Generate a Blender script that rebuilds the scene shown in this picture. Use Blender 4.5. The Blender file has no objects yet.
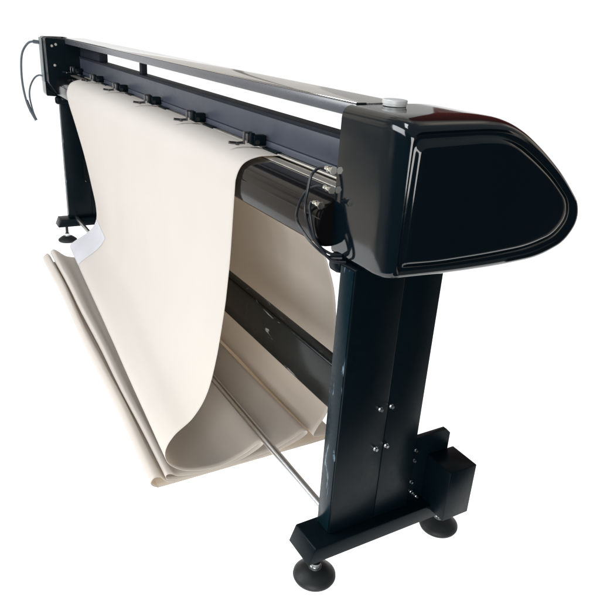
import bpy, bmesh, math, random
from mathutils import Vector, Matrix, noise
random.seed(4)
S = bpy.context.scene
COL = S.collection
L = 2.266                                   # distance between the two stands

# ------------------------------------------------------------------ materials
def new_mat(name):
    m = bpy.data.materials.new(name); m.use_nodes = True
    nt = m.node_tree; b = nt.nodes['Principled BSDF']
    return m, nt, b
def N(nt, t, **kw):
    n = nt.nodes.new(t)
    for k, v in kw.items():
        if k in n.inputs.keys(): n.inputs[k].default_value = v
        else: setattr(n, k, v)
    return n
def paint(name, col, rough, var=.08, bump=.0, scale=40, spec=.5, metal=0, coat=0, scratch=0.0, scol=(.3,.35,.38), sscale=(8,8,1), wave=0):
    m, nt, b = new_mat(name)
    b.inputs['Metallic'].default_value = metal
    b.inputs['Specular IOR Level'].default_value = spec
    b.inputs['Coat Weight'].default_value = coat
    b.inputs['Coat Roughness'].default_value = .03
    tc = N(nt, 'ShaderNodeTexCoord')
    n1 = N(nt, 'ShaderNodeTexNoise', Scale=scale * .25, Detail=6., Roughness=.65)
    nt.links.new(tc.outputs['Object'], n1.inputs['Vector'])
    mr = N(nt, 'ShaderNodeMapRange'); mr.inputs['To Min'].default_value = max(0, rough - var); mr.inputs['To Max'].default_value = rough + var
    mr.inputs['From Min'].default_value = .3; mr.inputs['From Max'].default_value = .7
    nt.links.new(n1.outputs['Fac'], mr.inputs['Value']); n8 = N(nt, 'ShaderNodeTexNoise', Scale=float(scale*.9), Detail=8., Roughness=.75, Distortion=1.5)
    nt.links.new(tc.outputs['Object'], n8.inputs['Vector'])
    m8 = N(nt, 'ShaderNodeMapRange'); m8.inputs['From Min'].default_value = .52; m8.inputs['From Max'].default_value = .74; m8.inputs['To Max'].default_value = var*2.2
    nt.links.new(n8.outputs['Fac'], m8.inputs['Value'])
    a8 = N(nt, 'ShaderNodeMath', operation='ADD'); nt.links.new(mr.outputs[0], a8.inputs[0]); nt.links.new(m8.outputs[0], a8.inputs[1])
    nt.links.new(a8.outputs[0], b.inputs['Roughness'])
    hs = N(nt, 'ShaderNodeMix', data_type='RGBA')
    hs.inputs[6].default_value = (*[c * .85 for c in col], 1); hs.inputs[7].default_value = (*[c * 1.15 for c in col], 1)
    nt.links.new(n1.outputs['Fac'], hs.inputs[0])
    last = hs.outputs[2]
    if scratch > 0:                          # chips and rub marks in the paint
        mp = N(nt, 'ShaderNodeMapping'); mp.inputs['Scale'].default_value = sscale
        nt.links.new(tc.outputs['Object'], mp.inputs['Vector'])
        n2 = N(nt, 'ShaderNodeTexNoise', Scale=11., Detail=7., Roughness=.6, Distortion=.6)
        nt.links.new(mp.outputs[0], n2.inputs['Vector'])
        cr = N(nt, 'ShaderNodeMapRange'); cr.inputs['From Min'].default_value = .72 - scratch; cr.inputs['From Max'].default_value = .78 - scratch
        nt.links.new(n2.outputs['Fac'], cr.inputs['Value'])
        mx = N(nt, 'ShaderNodeMix', data_type='RGBA'); mx.inputs[7].default_value = (*scol, 1)
        nt.links.new(cr.outputs[0], mx.inputs[0]); nt.links.new(last, mx.inputs[6]); last = mx.outputs[2]
    nt.links.new(last, b.inputs['Base Color'])
    if bump or wave:
        bp = N(nt, 'ShaderNodeBump'); bp.inputs['Strength'].default_value = max(bump, wave); bp.inputs['Distance'].default_value = .002
        n3 = N(nt, 'ShaderNodeTexNoise', Scale=float(scale * (6 if bump else .2)), Detail=3.)
        nt.links.new(tc.outputs['Object'], n3.inputs['Vector'])
        nt.links.new(n3.outputs['Fac'], bp.inputs['Height']); nt.links.new(bp.outputs[0], b.inputs['Normal'])
    return m
M = {}
M['gloss'] = paint('gloss_black_shell', (.0018, .0050, .0076), .075, .03, spec=.48, wave=.05, scale=24)
M['satin'] = paint('satin_black_steel', (.0013, .0048, .0070), .34, .06, spec=.10, bump=.03)
M['edge']  = paint('scuffed_black_steel', (.0022, .0105, .0155), .26, .08, spec=.08, scratch=.125, scol=(.13, .19, .23), sscale=(5, 5, 1.1))
M['cross'] = paint('black_crossbar_paint', (.007, .0085, .0085), .20, .06, spec=.2, scratch=.075, scol=(.3, .31, .3), sscale=(3, .8, 3))
M['apron'] = paint('black_apron_gloss', (.004, .004, .0045), .10, .04, spec=.20, wave=.04)
M['beam']  = paint('slate_grey_beam', (.045, .054, .076), .40, .06, spec=.5)
M['beamd'] = paint('dark_slate', (.014, .016, .024), .6, .06, spec=.12)
M['rail']  = paint('grey_rail_front', (.075, .080, .092), .27, .012, spec=.9)
M['railt'] = paint('polished_rail_top', (.60, .59, .575), .09, .02, metal=1)
M['satalu'] = paint('satin_aluminium', (.50, .47, .42), .42, .06, metal=.8)
M['dsteel'] = paint('dark_steel', (.15, .15, .155), .30, .08, metal=1)
M['steel'] = paint('brushed_steel', (.55, .56, .57), .30, .02, metal=1)
M['chrome'] = paint('bright_nickel', (.58, .57, .53), .20, .05, metal=1)
M['rubber'] = paint('black_rubber', (.010, .012, .013), .5, .08, spec=.3, bump=.05)
M['cable'] = paint('black_cable_sheath', (.006, .008, .012), .36, .05, spec=.35)
M['gcable'] = paint('grey_cable_sheath', (.05, .065, .08), .45, .05, spec=.5)
M['cap']   = paint('white_plastic', (.55, .56, .56), .35, .05)
M['aluside'] = paint('pale_side_sheet', (.16, .18, .19), .4, .08, spec=.5)
def paper_mat():
    m, nt, b = new_mat('cream_plotter_paper')
    tc = N(nt, 'ShaderNodeTexCoord')
    n = N(nt, 'ShaderNodeTexNoise', Scale=3.0, Detail=5., Roughness=.6); nt.links.new(tc.outputs['Object'], n.inputs['Vector'])
    f = N(nt, 'ShaderNodeTexNoise', Scale=420., Detail=3.); nt.links.new(tc.outputs['Object'], f.inputs['Vector'])
    mx = N(nt, 'ShaderNodeMix', data_type='RGBA')
    mx.inputs[6].default_value = (.675, .643, .603, 1); mx.inputs[7].default_value = (.73, .702, .665, 1)
    nt.links.new(n.outputs['Fac'], mx.inputs[0]); nt.links.new(mx.outputs[2], b.inputs['Base Color'])
    b.inputs['Roughness'].default_value = .75; b.inputs['Specular IOR Level'].default_value = .25
    bp = N(nt, 'ShaderNodeBump'); bp.inputs['Strength'].default_value = .12; bp.inputs['Distance'].default_value = .0008
    nt.links.new(f.outputs['Fac'], bp.inputs['Height'])
    n4 = N(nt, 'ShaderNodeTexNoise', Scale=5., Detail=2.); nt.links.new(tc.outputs['Object'], n4.inputs['Vector'])
    bp2 = N(nt, 'ShaderNodeBump'); bp2.inputs['Strength'].default_value = .45; bp2.inputs['Distance'].default_value = .006
    nt.links.new(n4.outputs['Fac'], bp2.inputs['Height']); nt.links.new(bp.outputs[0], bp2.inputs['Normal'])
    nt.links.new(bp2.outputs[0], b.inputs['Normal'])
    tr = N(nt, 'ShaderNodeBsdfTranslucent'); tr.inputs['Color'].default_value = (.86, .76, .64, 1)
    ms = N(nt, 'ShaderNodeMixShader'); ms.inputs[0].default_value = .34
    out = nt.nodes['Material Output']
    nt.links.new(b.outputs[0], ms.inputs[1]); nt.links.new(tr.outputs[0], ms.inputs[2]); nt.links.new(ms.outputs[0], out.inputs['Surface'])
    return m
M['paper'] = paper_mat()
M['tag'] = paint('bluish_white_tag', (.545, .545, .575), .7, .05, spec=.1)
def floor_mat():                            # plain white floor, glow added so shadows on it wash out
    m, nt, b = new_mat('glowing_white_floor')
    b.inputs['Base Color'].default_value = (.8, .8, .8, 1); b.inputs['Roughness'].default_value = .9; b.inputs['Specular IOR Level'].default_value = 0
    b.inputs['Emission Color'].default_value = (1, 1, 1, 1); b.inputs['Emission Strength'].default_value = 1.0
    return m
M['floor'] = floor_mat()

# ------------------------------------------------------------------ helpers
def link(name, bm, mats, parent=None, smooth=True, angle=35):
    me = bpy.data.meshes.new(name); bm.normal_update(); bm.to_mesh(me); bm.free()
    for mm in (mats if isinstance(mats, (list, tuple)) else [mats]): me.materials.append(mm)
    if smooth:
        me.polygons.foreach_set('use_smooth', [True] * len(me.polygons))
        try: me.set_sharp_from_angle(angle=math.radians(angle))
        except Exception: pass
    o = bpy.data.objects.new(name, me); COL.objects.link(o)
    if parent: o.parent = parent
    return o
def box(bm, x0, x1, y0, y1, z0, z1, bev=.002, mi=0, seg=2):
    vs = [bm.verts.new((x, y, z)) for x in (x0, x1) for y in (y0, y1) for z in (z0, z1)]
    F = [(0,1,3,2),(4,6,7,5),(0,4,5,1),(2,3,7,6),(0,2,6,4),(1,5,7,3)]
    fs = [bm.faces.new([vs[i] for i in f]) for f in F]
    for f in fs: f.material_index = mi
    if bev:
        es = list({e for f in fs for e in f.edges})
        r = bmesh.ops.bevel(bm, geom=es, offset=bev, segments=seg, affect='EDGES', profile=.5)
        for f in r['faces']: f.material_index = mi
    return vs
def tube(bm, pts, r, n=10, mi=0, cap=True):
    pts = [Vector(p) for p in pts]; rings = []; a = None
    for i, p in enumerate(pts):
        t = (pts[min(i+1, len(pts)-1)] - pts[max(i-1, 0)]).normalized()
        if a is None:
            a = t.cross(Vector((0, 0, 1)))
            if a.length < .05: a = t.cross(Vector((1, 0, 0)))
        a = (a - t*a.dot(t)).normalized(); b = t.cross(a); rr = r[i] if isinstance(r, (list, tuple)) else r
        rings.append([bm.verts.new(p + a*rr*math.cos(2*math.pi*k/n) + b*rr*math.sin(2*math.pi*k/n)) for k in range(n)])
    for i in range(len(rings)-1):
        for k in range(n):
            f = bm.faces.new((rings[i][k], rings[i][(k+1)%n], rings[i+1][(k+1)%n], rings[i+1][k])); f.material_index = mi
    if cap:
        f = bm.faces.new(rings[0][::-1]); f.material_index = mi
        f = bm.faces.new(rings[-1]); f.material_index = mi
def spline(P, n=10):                          # Catmull-Rom through the points (any dimension)
    P = [Vector(p) for p in P]; out = []
    for i in range(len(P)-1):
        a, b, c, d = P[max(i-1,0)], P[i], P[i+1], P[min(i+2,len(P)-1)]
        for k in range(n):
            t = k/n
            out.append(.5*((2*b)+(c-a)*t+(2*a-5*b+4*c-d)*t*t+(-a+3*b-3*c+d)*t**3))
    out.append(P[-1]); return out
def lathe(bm, c, prof, n=32, mi=None):
    rings = []
    for r, z in prof: rings.append([bm.verts.new((c[0]+r*math.cos(2*math.pi*k/n), c[1]+r*math.sin(2*math.pi*k/n), c[2]+z)) for k in range(n)])
    for i in range(len(rings)-1):
        for k in range(n):
            f = bm.faces.new((rings[i][k], rings[i][(k+1)%n], rings[i+1][(k+1)%n], rings[i+1][k]))
            if mi: f.material_index = mi[i]
    f = bm.faces.new(rings[0][::-1]);  f.material_index = mi[0] if mi else 0
    f = bm.faces.new(rings[-1]); f.material_index = mi[-1] if mi else 0
def prism(bm, prof, y0, y1, bev=0):           # closed (x,z) profile along Y
    a = [bm.verts.new((x, y0, z)) for x, z in prof]; b = [bm.verts.new((x, y1, z)) for x, z in prof]
    n = len(prof)
    for i in range(n): bm.faces.new((a[i], a[(i+1)%n], b[(i+1)%n], b[i]))
    bm.faces.new(a[::-1]); bm.faces.new(b)
    bmesh.ops.recalc_face_normals(bm, faces=bm.faces)
def one(fn, name, mats, parent=None, **kw):
    bm = bmesh.new(); fn(bm); return link(name, bm, mats, parent, **kw)

# ------------------------------------------------------------------ the plotter
plot = bpy.data.objects.new('cutting_plotter', None); COL.objects.link(plot)
plot['label'] = 'long black cutting plotter standing on two legs with paper draped over it'
plot['category'] = 'plotter'

# -- stands: column + foot beam + levelling feet
def bolt_bm(bm, x, y, z, r=.0035):            # a hex bolt head facing -Y
    for k, (y0, y1, rr) in enumerate(((y, y-.0015, r*1.45), (y-.0015, y-.0065, r))):
        n = 16 if k == 0 else 6
        a = [bm.verts.new((x+rr*math.cos(2*math.pi*i/n), y0, z+rr*math.sin(2*math.pi*i/n))) for i in range(n)]
        b = [bm.verts.new((x+rr*.93*math.cos(2*math.pi*i/n), y1, z+rr*.93*math.sin(2*math.pi*i/n))) for i in range(n)]
        for i in range(n): bm.faces.new((a[i], a[(i+1)%n], b[(i+1)%n], b[i]))
        bm.faces.new(b); 
    bmesh.ops.recalc_face_normals(bm, faces=bm.faces)
def column(bm):
    box(bm, .0165, .121, -.017, .028, .1152, .652, .003, 0)
    box(bm, .1215, .206, -.0165, .0275, .1152, .652, .003, 0)
    box(bm, .0150, .0164, -.013, .024, .118, .648, .0006, 1)      # scuffed front strip
leg = one(column, 'leg', [M['satin'], M['edge']], plot)
bolts = []
for x, z in ((.102, .373), (.127, .373), (.102, .287), (.127, .287)):
    bolts.append(one(lambda bm: bolt_bm(bm, x, -.0172, z), 'bolt', M['steel'], leg, smooth=False))
def beamfoot(bm):
    xs0, xs1 = -.026, .345
    P = [(xs0, .115), (xs0-.014, .080), (xs1, .080), (xs1, .115)]
    prism(bm, P, -.039, .036)
    bmesh.ops.bevel(bm, geom=list(bm.edges), offset=.0022, segments=2, affect='EDGES', profile=.5)
foot = one(beamfoot, 'foot_beam', M['satin'], plot)
def pad(bm, x):
    pr = [(.036,.0), (.0405,.002), (.0425,.006), (.0420,.010), (.037,.0145), (.030,.0200), (.022,.0250), (.0135,.0275),
          (.0135,.0285), (.0135,.0295), (.0105,.0300), (.0105,.039), (.0065,.039), (.0065,.0795)]
    mi = [0]*7 + [1]*4 + [0]*2
    lathe(bm, (x, 0, .0005), pr, 40, mi)
pads = [one(lambda bm: pad(bm, x), 'levelling_foot', [M['rubber'], M['steel']], foot, angle=50) for x in (0.003, .325)]
# the far stand is the same shapes again, standing on the far side
def dup(o, parent, off):
    c = o.copy(); COL.objects.link(c); c.parent = parent; c.location = off; return c
leg2 = dup(leg, plot, (-.002, L, 0))
for b in bolts: dup(b, leg2, (0, 0, 0))
foot2 = dup(foot, plot, (-.002, L, 0))
for p in pads: dup(p, foot2, (0, 0, 0))

# -- crossbar, tie rod
one(lambda bm: box(bm, .090, .122, .028, L-.017, .290, .394, .006, 0, 3), 'crossbar', M['cross'], plot)
one(lambda bm: tube(bm, [(.047, .026, .113), (.047, 1.1, .113), (.047, L-.017, .113)], .0085, 20), 'tie_rod', M['steel'], plot)

# -- power box behind the near leg
def pbox(bm):
    box(bm, .250, .318, -.077, -.0075, .104, .222, .0018)
pb = one(pbox, 'power_box', M['satin'], plot)
def bplate(bm):
    P = [(.2065, .1155), (.2065, .270), (.292, .270), (.304, .258), (.304, .1155)]
    prism(bm, P, -.0070, .0040); bmesh.ops.bevel(bm, geom=list(bm.edges), offset=.0008, segments=1, affect='EDGES')
one(bplate, 'back_plate', M['satin'], plot)
for x, z in ((.214,.243), (.213,.219), (.214,.166), (.219,.139), (.236,.121)):
    one(lambda bm: bolt_bm(bm, x, -.0075, z, .0026), 'screw', M['steel'], pb, smooth=False)

# -- end housings: a moulded shell with a rounded rim and a raised panel on its end
def rounded(ctrl, k=7):
    """ctrl: (x, z, corner radius) -> k points for each corner"""
    out = []; n = len(ctrl)
    for i in range(n):
        p = Vector(ctrl[i][:2]); a = Vector(ctrl[i-1][:2]) - p; b = Vector(ctrl[(i+1)%n][:2]) - p
        r = min(ctrl[i][2], a.length*.49, b.length*.49)
        A = p + a.normalized()*r; B = p + b.normalized()*r
        for j in range(k):
            t = j/(k-1); out.append((1-t)**2*A + 2*t*(1-t)*p + t*t*B)
    return out
O = [(.021,.655,.010), (.140,.651,.06), (.263,.648,.06), (.363,.652,.05), (.423,.675,.04), (.446,.712,.04), (.436,.749,.04), (.379,.803,.04),
     (.316,.848,.04), (.267,.877,.03), (.230,.892,.03), (.186,.897,.04), (.107,.897,.04), (.020,.895,.020), (.0195,.781,.05)]
P = [(.040,.693,.010), (.092,.689,.03), (.203,.690,.05), (.293,.694,.04), (.353,.708,.035), (.376,.734,.03), (.368,.762,.03), (.326,.796,.03),
     (.274,.828,.03), (.232,.850,.03), (.198,.860,.03), (.162,.8615,.03), (.095,.859,.03), (.043,.857,.012), (.0405,.781,.05)]
def shell(bm, flip=1, y0=.066):
    o = rounded(O); p = rounded(P)
    rows = [(0, y0), (0, -.040), (0, -.052), (.03, -.066), (.10, -.0800), (.20, -.0905), (.32, -.0970), (.42, -.0990), (.50, -.0965), (.56, -.0945), (.64, -.0945), (.72, -.0955),
            (.80, -.0980), (.88, -.1012), (.95, -.1034), (1, -.1042), (1.06, -.1046), (1.12, -.1046)]
    c = Vector((.205, .775)); rings = []
    for s, y in rows:
        ring = []
        for a, b in zip(o, p):
            q = a.lerp(b, min(s, 1))
            if s > 1: q = q.lerp(c, (s-1)*1.0)
            ring.append(bm.verts.new((q.x, y*flip, q.y)))
        rings.append(ring)
    n = len(o)
    for i in range(len(rings)-1):
        for k in range(n): bm.faces.new((rings[i][k], rings[i][(k+1)%n], rings[i+1][(k+1)%n], rings[i+1][k]))
    bm.faces.new(rings[-1]); bm.faces.new(rings[0][::-1])
    bmesh.ops.recalc_face_normals(bm, faces=bm.faces)
h1 = one(lambda bm: shell(bm), 'end_housing', M['gloss'], plot, angle=60)
h1['label'] = 'glossy black end cover nearest the viewer'
h2 = one(lambda bm: shell(bm, -1, .0), 'end_housing', [M['gloss']], plot, angle=60)
h2.location = (-.0475, L+.02, .004)
for v in h2.data.vertices: v.co.x *= .56
h2['label'] = 'far black end cover with pale outer sheet'
# pale metal side sheet of the far cover
def fsheet(bm): box(bm, -.0380, -.0355, L+.028, L+.088, .715, .893, .0008)
one(fsheet, 'side_sheet', M['aluside'], h2).matrix_parent_inverse = Matrix.Translation(-Vector(h2.location))
# inner cheek of the far end: dark plate with two fixings
def cheek(bm):
    prism(bm, [(-.032,.720), (.0,.672), (.14,.66), (.20,.70), (.20,.885), (-.034,.897)], L-.048, L+.018)
    bmesh.ops.bevel(bm, geom=list(bm.edges), offset=.003, segments=2, affect='EDGES')
ck = one(cheek, 'end_cheek', M['satin'], plot)
for (x, y, z) in ((-.010, L-.050, .866), (-.004, L-.050, .79), (.006, L-.05, .872)):
    one(lambda bm: bolt_bm(bm, x, y, z, .0038), 'bolt', M['satalu'], ck, smooth=False)

# mounting saddles between legs and shells
def saddle(bm, off=0): box(bm, .012+off, .20, .0285, .062, .628, .660, .010, 0, 4); box(bm, .03, .20, -.03, .028, .6525, .66, .001)
s1 = one(saddle, 'saddle', M['satin'], plot)
dup(s1, plot, (-.02, L-.06, 0))

# top deck over the rail: upper rail with polished top
Y0, Y1 = .0665, L-.045
def rail(bm):
    box(bm, .045, .1385, Y0, Y1+.06, .8758, .8955, .0012, 0)
rl = one(rail, 'upper_rail', M['rail'], plot)
one(lambda bm: box(bm, .0452, .1383, Y0, Y1+.06, .8960, .8985, .0006), 'rail_cover', M['railt'], rl)
# beam
def beam(bm):
    box(bm, .100, .140, Y0, Y1, .7725, .8265, .0012, 0)
    box(bm, .0965, .140, Y0, Y1, .7580, .7715, .0010, 0)
    box(bm, .1008, .1395, Y0, Y1, .8270, .8285, .0004, 1)
    box(bm, .0975, .1000, Y0, Y1, .8215, .8290, .0004, 1)
bm_ = one(beam, 'gantry_beam', [M['beam'], M['beamd']], plot)
for y in (1.385, .0):
    if y: one(lambda bm: box(bm, .108, .126, y-.013, y+.013, .8286, .8757, .001), 'rail_post', M['beamd'], plot)
one(lambda bm: box(bm, .104, .137, 1.90, Y1+.01, .8287, .8756, .002), 'carriage', M['beamd'], plot)
# shafts below the beam
one(lambda bm: tube(bm, [(.108, Y0, .7480), (.108, 1.2, .7480), (.108, Y1, .7480)], .0062, 14), 'guide_shaft', M['steel'], plot)
# platen/apron the paper runs over
AP = [(.17,.735), (.150,.7405), (.075,.7490), (.050,.7490), (.028,.7460), (.012,.7405), (.002,.7320), (-.0025,.7210), (-.0035,.7150), (-.0052,.7140), (-.0065,.700), (-.0070,.684), (-.0055,.674), (.000,.669), (.010,.6665), (.13,.6600), (.17,.670)]
def apron(bm):
    prism(bm, AP, .0665, Y1)
one(apron, 'apron', M['apron'], plot, angle=28)
def acap(bm):
    c = Vector((.06, .705)); q = [c+(Vector(a)-c)*1.012 for a in AP]
    prism(bm, [tuple(a) for a in q], .0664, .0860); 
    bmesh.ops.bevel(bm, geom=[e for e in bm.edges if abs(e.verts[0].co.y-.0860) < 1e-4 and abs(e.verts[1].co.y-.0860) < 1e-4], offset=.0045, segments=3, affect='EDGES')
    bmesh.ops.bevel(bm, geom=[e for e in bm.edges if abs(e.verts[0].co.y-.0664) < 1e-4 and abs(e.verts[1].co.y-.0664) < 1e-4], offset=.010, segments=4, affect='EDGES', clamp_overlap=True)
one(acap, 'apron_end_cap', M['apron'], plot)
one(lambda bm: box(bm, .058, .082, .0775, Y1, .7495, .7515, .0004), 'platen_strip', M['satalu'], plot)

# pinch-roller clamps under the beam, one source and five copies
def clamp_body(bm):
    box(bm, .0660, .0962, -.0155, .0015, .7605, .7840, .003)
    box(bm, .0600, .0700, -.012, -.002, .7640, .7880, .0015)
    box(bm, .0835, .0962, -.085, -.0202, .7525, .7602, .001)
cl = one(clamp_body, 'pinch_clamp', M['satin'], plot)
def lever(bm):
    box(bm, .0490, .0525, -.001, .0065, .7630, .7880, .001)
    box(bm, .0490, .0690, -.0005, .0060, .7850, .7895, .001)
    box(bm, .0580, .0620, -.0005, .0060, .7650, .7860, .001)
    tube(bm, [(.0495, .005, .7655), (.036, .005, .7650), (.024, .006, .7662), (.017, .006, .7672)], .0032, 8)
    box(bm, .0320, .0400, .000, .010, .7610, .7675, .0015)
lv = one(lever, 'lever', M['dsteel'], cl)
pw = one(lambda bm: tube(bm, [(.074, -.017, .7690), (.074, -.001, .7690)], .0050, 16), 'pinch_wheel', M['rubber'], cl)
ys = (.475, .815, 1.165, 1.510, 1.830, 2.175)
for i, y in enumerate(ys):
    c = cl
    if i:
        c = cl.copy(); COL.objects.link(c); c.parent = plot
        for ch in (lv, pw): d = ch.copy(); COL.objects.link(d); d.parent = c
    c.location = (0, y, 0)
# pressure bar joining the clamps
one(lambda bm: box(bm, .0860, .0955, Y0, Y1, .7535, .7575, .0006), 'clamp_bar', M['satalu'], plot)

# near cables with nickel glands
def gland(bm, x, yy, z):
    for y0, y1, r, n in ((.0665, .0700, .0066, 6), (.0700, .0790, .0046, 18), (.0790, .0825, .0058, 6), (.0825, .0905, .0036, 14)):
        a = [bm.verts.new((x+r*math.cos(2*math.pi*i/n), y0+yy, z+r*math.sin(2*math.pi*i/n))) for i in range(n)]
        b = [bm.verts.new((x+r*math.cos(2*math.pi*i/n), y1+yy, z+r*math.sin(2*math.pi*i/n))) for i in range(n)]
        for i in range(n): bm.faces.new((a[i], a[(i+1)%n], b[(i+1)%n], b[i]))
        bm.faces.new(b); bm.faces.new(a[::-1])
    bmesh.ops.recalc_face_normals(bm, faces=bm.faces)
CB = [[(.0135,.090,.793), (.005,.098,.7915), (-.008,.098,.780), (-.014,.097,.755), (-.016,.098,.722), (-.014,.080,.692), (-.010,.060,.674), (.002,.040,.664), (.02,.032,.661)],
      [(.0140,.090,.7615), (.004,.100,.761), (-.010,.108,.751), (-.017,.118,.725), (-.016,.122,.700), (-.014,.100,.683), (-.012,.075,.672), (.0,.045,.658), (.02,.030,.657)],
      [(-.0085,.084,.7390), (-.010,.090,.7375), (-.014,.086,.726), (-.014,.076,.702), (-.013,.066,.685), (-.010,.052,.672), (.0,.030,.655), (.02,.018,.6535)]]
for i, (pts, z) in enumerate(zip(CB, (.793, .7615, .733))):
    g = one(lambda bm: gland(bm, (.0140, .0140, -.0085)[i], (0, 0, -.006)[i], (z, z, .7390)[i]), 'cable_gland', M['chrome'], h1, smooth=False)
    one(lambda bm: tube(bm, spline(pts, 8), .0024, 10), 'cable', M['cable'], plot)

# white cap on the deck
def capf(bm):
    lathe(bm, (.098, .038, .8970), [(.0180,0),(.0185,.0006),(.0185,.0035),(.0198,.0037),(.0198,.0085),(.0190,.0097),(.017,.0101)], 40)
one(capf, 'deck_cap', M['cap'], plot, angle=30)

# ------------------------------------------------------------------ paper
near = [(.17,.748),(.120,.7530),(.075,.7560),(.035,.7545),(.004,.7420),(-.0105,.716),(-.0140,.680),(-.023,.541),(-.036,.416),(-.049,.309),(-.070,.224),(-.103,.171),(-.146,.138),(-.168,.104),
        (-.166,.072),(-.147,.048),(-.115,.029),(-.07,.0185),(-.02,.0180),(.03,.032),(.066,.050),(.078,.053),(.081,.046),(.068,.036),(.03,.0210),(-.02,.0145),(-.09,.0145),
        (-.137,.0220),(-.155,.0330),(-.1665,.0350),(-.1695,.0270),(-.160,.0180),(-.12,.0115),(0,.0115),(.10,.018),(.16,.034),(.196,.0490),(.208,.0450),(.200,.0350),(.15,.0180),(.08,.0090),(-.12,.0085),
        (-.165,.0150),(-.182,.0330),(-.197,.0355),(-.2055,.0220),(-.192,.0080),(-.165,.0055)]
far  = [(.17,.748),(.120,.7530),(.075,.7560),(.035,.7545),(.004,.7420),(-.0105,.716),(-.0110,.680),(.018,.560),(.045,.44),(.062,.33),(.074,.24),(.070,.175),(.035,.130),(-.035,.088),
        (-.046,.068),(-.035,.050),(-.012,.032),(.01,.0220),(.03,.0200),(.05,.032),(.070,.048),(.080,.051),(.084,.045),(.074,.036),(.05,.0220),(.02,.0160),(-.01,.0160),
        (-.065,.030),(-.097,.056),(-.117,.066),(-.127,.052),(-.114,.028),(-.09,.0140),(.03,.0120),(.10,.018),(.15,.032),(.186,.0460),(.197,.0420),(.190,.0330),(.15,.0175),(.08,.0095),(-.06,.0090),
        (-.122,.0120),(-.128,.0350),(-.142,.0500),(-.1580,.0340),(-.150,.0080),(-.115,.0045)]
tail = [(.02,.0048),(.14,.0045),(.25,.0045),(.290,.007),(.297,.014),(.282,.019),(.244,.021),(.228,.028),(.238,.050),(.266,.097),(.275,.20),(.270,.33),(.255,.43),(.231,.50),(.205,.56),(.19,.65),(.185,.70)]
near += tail; far += tail
assert len(near) == len(far), (len(near), len(far))
def surf_row(v):
    y = .380 + v*1.59; sp = spline([(a[0]*(1-v)+b[0]*v, a[1]*(1-v)+b[1]*v) for a, b in zip(near, far)], 7); row = []
    for i, q in enumerate(sp):
        t = i/len(sp); x, z = q.x, q.y
        amp = .0048 * max(0, min(1, (.70 - z)*4)) * max(0, min(1, (z-.05)*6))
        x += amp*(2.2*noise.noise(Vector((y*1.7, z*2.2, t*3))) + .55*noise.noise(Vector((y*6.5, z*3.0, 7))) + .25*noise.noise(Vector((y*17, z*9.0, 2))))
        if z < .06: x += .009*noise.noise(Vector((y*2.1, t*9, 3))) * min(1, v*5)
        row.append(Vector((x, y, max(z, .0035))))
    return row
def sheet(bm, v0, v1, NV, i0=0, i1=None, off=0):
    rows = []
    for j in range(NV+1):
        r = surf_row(v0 + (v1-v0)*j/NV); n = len(r); out = []
        for i in range(i0, i1 or n):
            t = r[min(i+1, n-1)] - r[max(i-1, 0)]; nn = Vector((t.z, 0, -t.x)).normalized()
            out.append(bm.verts.new(r[i] + nn*off))
        rows.append(out)
    for j in range(NV):
        for i in range(len(rows[0])-1): bm.faces.new((rows[j][i], rows[j][i+1], rows[j+1][i+1], rows[j+1][i]))
def paper(bm): sheet(bm, 0, 1, 110)
pp = one(paper, 'paper_sheet', M['paper'], None, angle=180)
pp['label'] = 'wide cream paper sheet draped over the black plotter and folded on the floor'
pp['category'] = 'paper'
sm = pp.modifiers.new('thickness', 'SOLIDIFY'); sm.thickness = .0007; sm.offset = 0

pt = one(lambda bm: sheet(bm, .835, .998, 12, 76, 98, .0012), 'white_tag', M['tag'], pp, angle=180)
pt['label'] = 'smooth bluish white tag on the far bottom corner of the sheet'

# ------------------------------------------------------------------ hanging cable at the far end
def farcable(bm):
    a = [(-.030, L+.09, .872), (-.052, L+.13, .8725), (-.075, L+.145, .862), (-.098, L+.16, .822), (-.108, L+.16, .76), (-.108, L+.16, .68), (-.096, L+.15, .60), (-.072, L+.13, .545)]
    b = [(-.034, L+.06, .735), (-.050, L+.08, .738), (-.068, L+.10, .722), (-.084, L+.12, .685), (-.088, L+.135, .64), (-.080, L+.133, .58), (-.070, L+.13, .546)]
    tube(bm, spline(a, 8), .0045, 10); tube(bm, spline(b, 8), .0036, 10)
    tube(bm, [(-.034, L+.085, .872), (-.052, L+.12, .8725)], .008, 12)
    tube(bm, [(-.100, L+.152, .625), (-.088, L+.143, .58), (-.070, L+.13, .540)], .0065, 12)
fc = one(farcable, 'power_cable', M['gcable'])
fc['label'] = 'dark grey looped cable hanging from the far end of the machine'; fc['category'] = 'cable'

# ------------------------------------------------------------------ floor
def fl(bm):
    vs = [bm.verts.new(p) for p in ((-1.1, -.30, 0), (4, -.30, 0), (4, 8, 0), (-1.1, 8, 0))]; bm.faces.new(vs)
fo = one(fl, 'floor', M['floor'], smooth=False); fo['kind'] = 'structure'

# ------------------------------------------------------------------ camera
Rw = [[0.8652561289734326, -0.49734036836739454, 0.06312201886897054], [0.14310318037206987, 0.36568982946787615, 0.9196697387601459], [-0.4804719669671783, -0.7867169164419562, 0.38758635469111985]]
cd = bpy.data.cameras.new('camera'); cam = bpy.data.objects.new('camera', cd); COL.objects.link(cam)
cam.matrix_world = Matrix.Translation((-.5585, -.7944, 1.0)) @ Matrix(Rw).transposed().to_4x4()
cd.sensor_width = 36; cd.lens = 645.97/600*36; cd.clip_start = .01; cd.clip_end = 200
S.camera = cam

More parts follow.
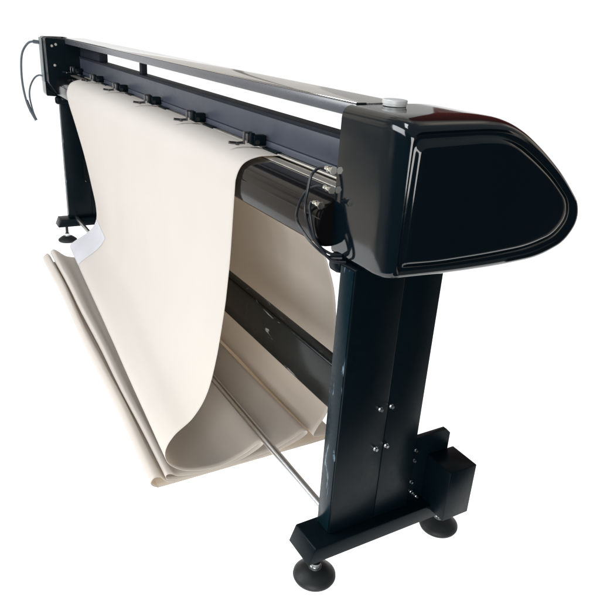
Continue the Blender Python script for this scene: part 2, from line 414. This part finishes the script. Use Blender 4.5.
# ------------------------------------------------------------------ world: bright white cove ahead, dim room behind
w = bpy.data.worlds.new('World'); S.world = w; w.use_nodes = True; nt = w.node_tree
bg = nt.nodes['Background']
tc = N(nt, 'ShaderNodeTexCoord')
dp = N(nt, 'ShaderNodeVectorMath', operation='DOT_PRODUCT'); dp.inputs[1].default_value = Vector((.50, .82, -.30)).normalized()
nt.links.new(tc.outputs['Generated'], dp.inputs[0])
m1 = N(nt, 'ShaderNodeMapRange', interpolation_type='SMOOTHSTEP'); m1.inputs['From Min'].default_value = .50; m1.inputs['From Max'].default_value = .62
nt.links.new(dp.outputs['Value'], m1.inputs['Value'])
sx = N(nt, 'ShaderNodeSeparateXYZ'); nt.links.new(tc.outputs['Generated'], sx.inputs[0])
m2 = N(nt, 'ShaderNodeMapRange', interpolation_type='SMOOTHSTEP'); m2.inputs['From Min'].default_value = .074; m2.inputs['From Max'].default_value = .086
nt.links.new(sx.outputs['Z'], m2.inputs['Value'])
up = N(nt, 'ShaderNodeMix', data_type='RGBA'); up.inputs[6].default_value = (1.03, 1.03, 1.03, 1); up.inputs[7].default_value = (.74, .72, .69, 1)
nt.links.new(m2.outputs[0], up.inputs[0])
# a dark red curtain high up at the right of the room, seen only mirrored in the gloss of the covers
dv = N(nt, 'ShaderNodeMath', operation='DIVIDE'); nt.links.new(sx.outputs['X'], dv.inputs[0]); nt.links.new(sx.outputs['Y'], dv.inputs[1])
ga = N(nt, 'ShaderNodeMath', operation='GREATER_THAN'); ga.inputs[1].default_value = .885; nt.links.new(dv.outputs[0], ga.inputs[0])
gm = N(nt, 'ShaderNodeMath', operation='MULTIPLY'); nt.links.new(ga.outputs[0], gm.inputs[0]); nt.links.new(m2.outputs[0], gm.inputs[1])
rd = N(nt, 'ShaderNodeMix', data_type='RGBA'); rd.inputs[7].default_value = (.10, .022, .016, 1)
nt.links.new(gm.outputs[0], rd.inputs[0])
rp = N(nt, 'ShaderNodeValToRGB'); rp.color_ramp.interpolation = 'CONSTANT'; el = rp.color_ramp.elements
el[0].position = 0; el[0].color = (1, 1, 1, 1); el[1].position = .484; el[1].color = (.33, .32, .31, 1)
for p_, c_ in ((.507, (1, 1, 1, 1)), (.690, (.72, .73, .75, 1))): e_ = el.new(p_); e_.color = c_
nt.links.new(dv.outputs[0], rp.inputs[0])
pm = N(nt, 'ShaderNodeMix', data_type='RGBA', blend_type='MULTIPLY'); nt.links.new(m2.outputs[0], pm.inputs[0])
nt.links.new(up.outputs[2], pm.inputs[6]); nt.links.new(rp.outputs[0], pm.inputs[7]); nt.links.new(pm.outputs[2], rd.inputs[6])
mx = N(nt, 'ShaderNodeMix', data_type='RGBA'); mx.inputs[6].default_value = (.028, .034, .042, 1)
mc = N(nt, 'ShaderNodeMapRange', interpolation_type='SMOOTHSTEP'); mc.inputs['From Min'].default_value = .28; mc.inputs['From Max'].default_value = .5
nt.links.new(sx.outputs['Z'], mc.inputs['Value'])
ce = N(nt, 'ShaderNodeMix', data_type='RGBA'); ce.inputs[6].default_value = (.028, .034, .042, 1); ce.inputs[7].default_value = (.22, .25, .27, 1)
# the rest of the room: warm wall, darker furniture shapes
wn = N(nt, 'ShaderNodeTexNoise', Scale=2.6, Detail=3., Roughness=.55); nt.links.new(tc.outputs['Generated'], wn.inputs['Vector'])
wr = N(nt, 'ShaderNodeMapRange', interpolation_type='SMOOTHSTEP'); wr.inputs['From Min'].default_value = .42; wr.inputs['From Max'].default_value = .56
nt.links.new(wn.outputs['Fac'], wr.inputs['Value'])
wc = N(nt, 'ShaderNodeMix', data_type='RGBA'); wc.inputs[6].default_value = (.30, .28, .26, 1); wc.inputs[7].default_value = (1.0, .90, .78, 1)
nt.links.new(wr.outputs[0], wc.inputs[0])
wm = N(nt, 'ShaderNodeMapRange', interpolation_type='SMOOTHSTEP'); wm.inputs['From Min'].default_value = .10; wm.inputs['From Max'].default_value = .32
nt.links.new(dp.outputs['Value'], wm.inputs['Value'])
we = N(nt, 'ShaderNodeMix', data_type='RGBA'); nt.links.new(wm.outputs[0], we.inputs[0]); nt.links.new(wc.outputs[2], we.inputs[7])
nt.links.new(mc.outputs[0], ce.inputs[0]); nt.links.new(ce.outputs[2], we.inputs[6]); nt.links.new(we.outputs[2], mx.inputs[6])
nt.links.new(m1.outputs[0], mx.inputs[0]); nt.links.new(rd.outputs[2], mx.inputs[7])
nt.links.new(mx.outputs[2], bg.inputs['Color']); bg.inputs['Strength'].default_value = 1.0

# ------------------------------------------------------------------ lamps (a tall window to the left, a soft one above)
def area(name, loc, aim, sx_, sy_, power, col):
    d = bpy.data.lights.new(name, 'AREA'); d.shape = 'RECTANGLE'; d.size = sx_; d.size_y = sy_; d.energy = power; d.color = col
    o = bpy.data.objects.new(name, d); COL.objects.link(o); o.location = loc
    o.rotation_euler = (Vector(aim)-Vector(loc)).to_track_quat('-Z', 'Y').to_euler(); return o
area('window_light', (-2.5, 1.5, 1.65), (0, 1.3, .68), 1.6, 1.2, 62, (.95, .975, 1))
area('ceiling_light', (-.9, .6, 3.0), (.0, .9, .6), .5, 1.4, 30, (.97, .98, 1))
area('side_window_fill', (-2.4, -2.6, .95), (.1, .6, .4), 2.2, 1.9, 132, (1, .985, .97))  # window glint on the corners, enlarged and brightened as added fill for inner paper

S.render.engine = 'CYCLES'
S.view_settings.view_transform = 'Standard'; S.view_settings.look = 'None'; S.view_settings.exposure = 0; S.view_settings.gamma = 1
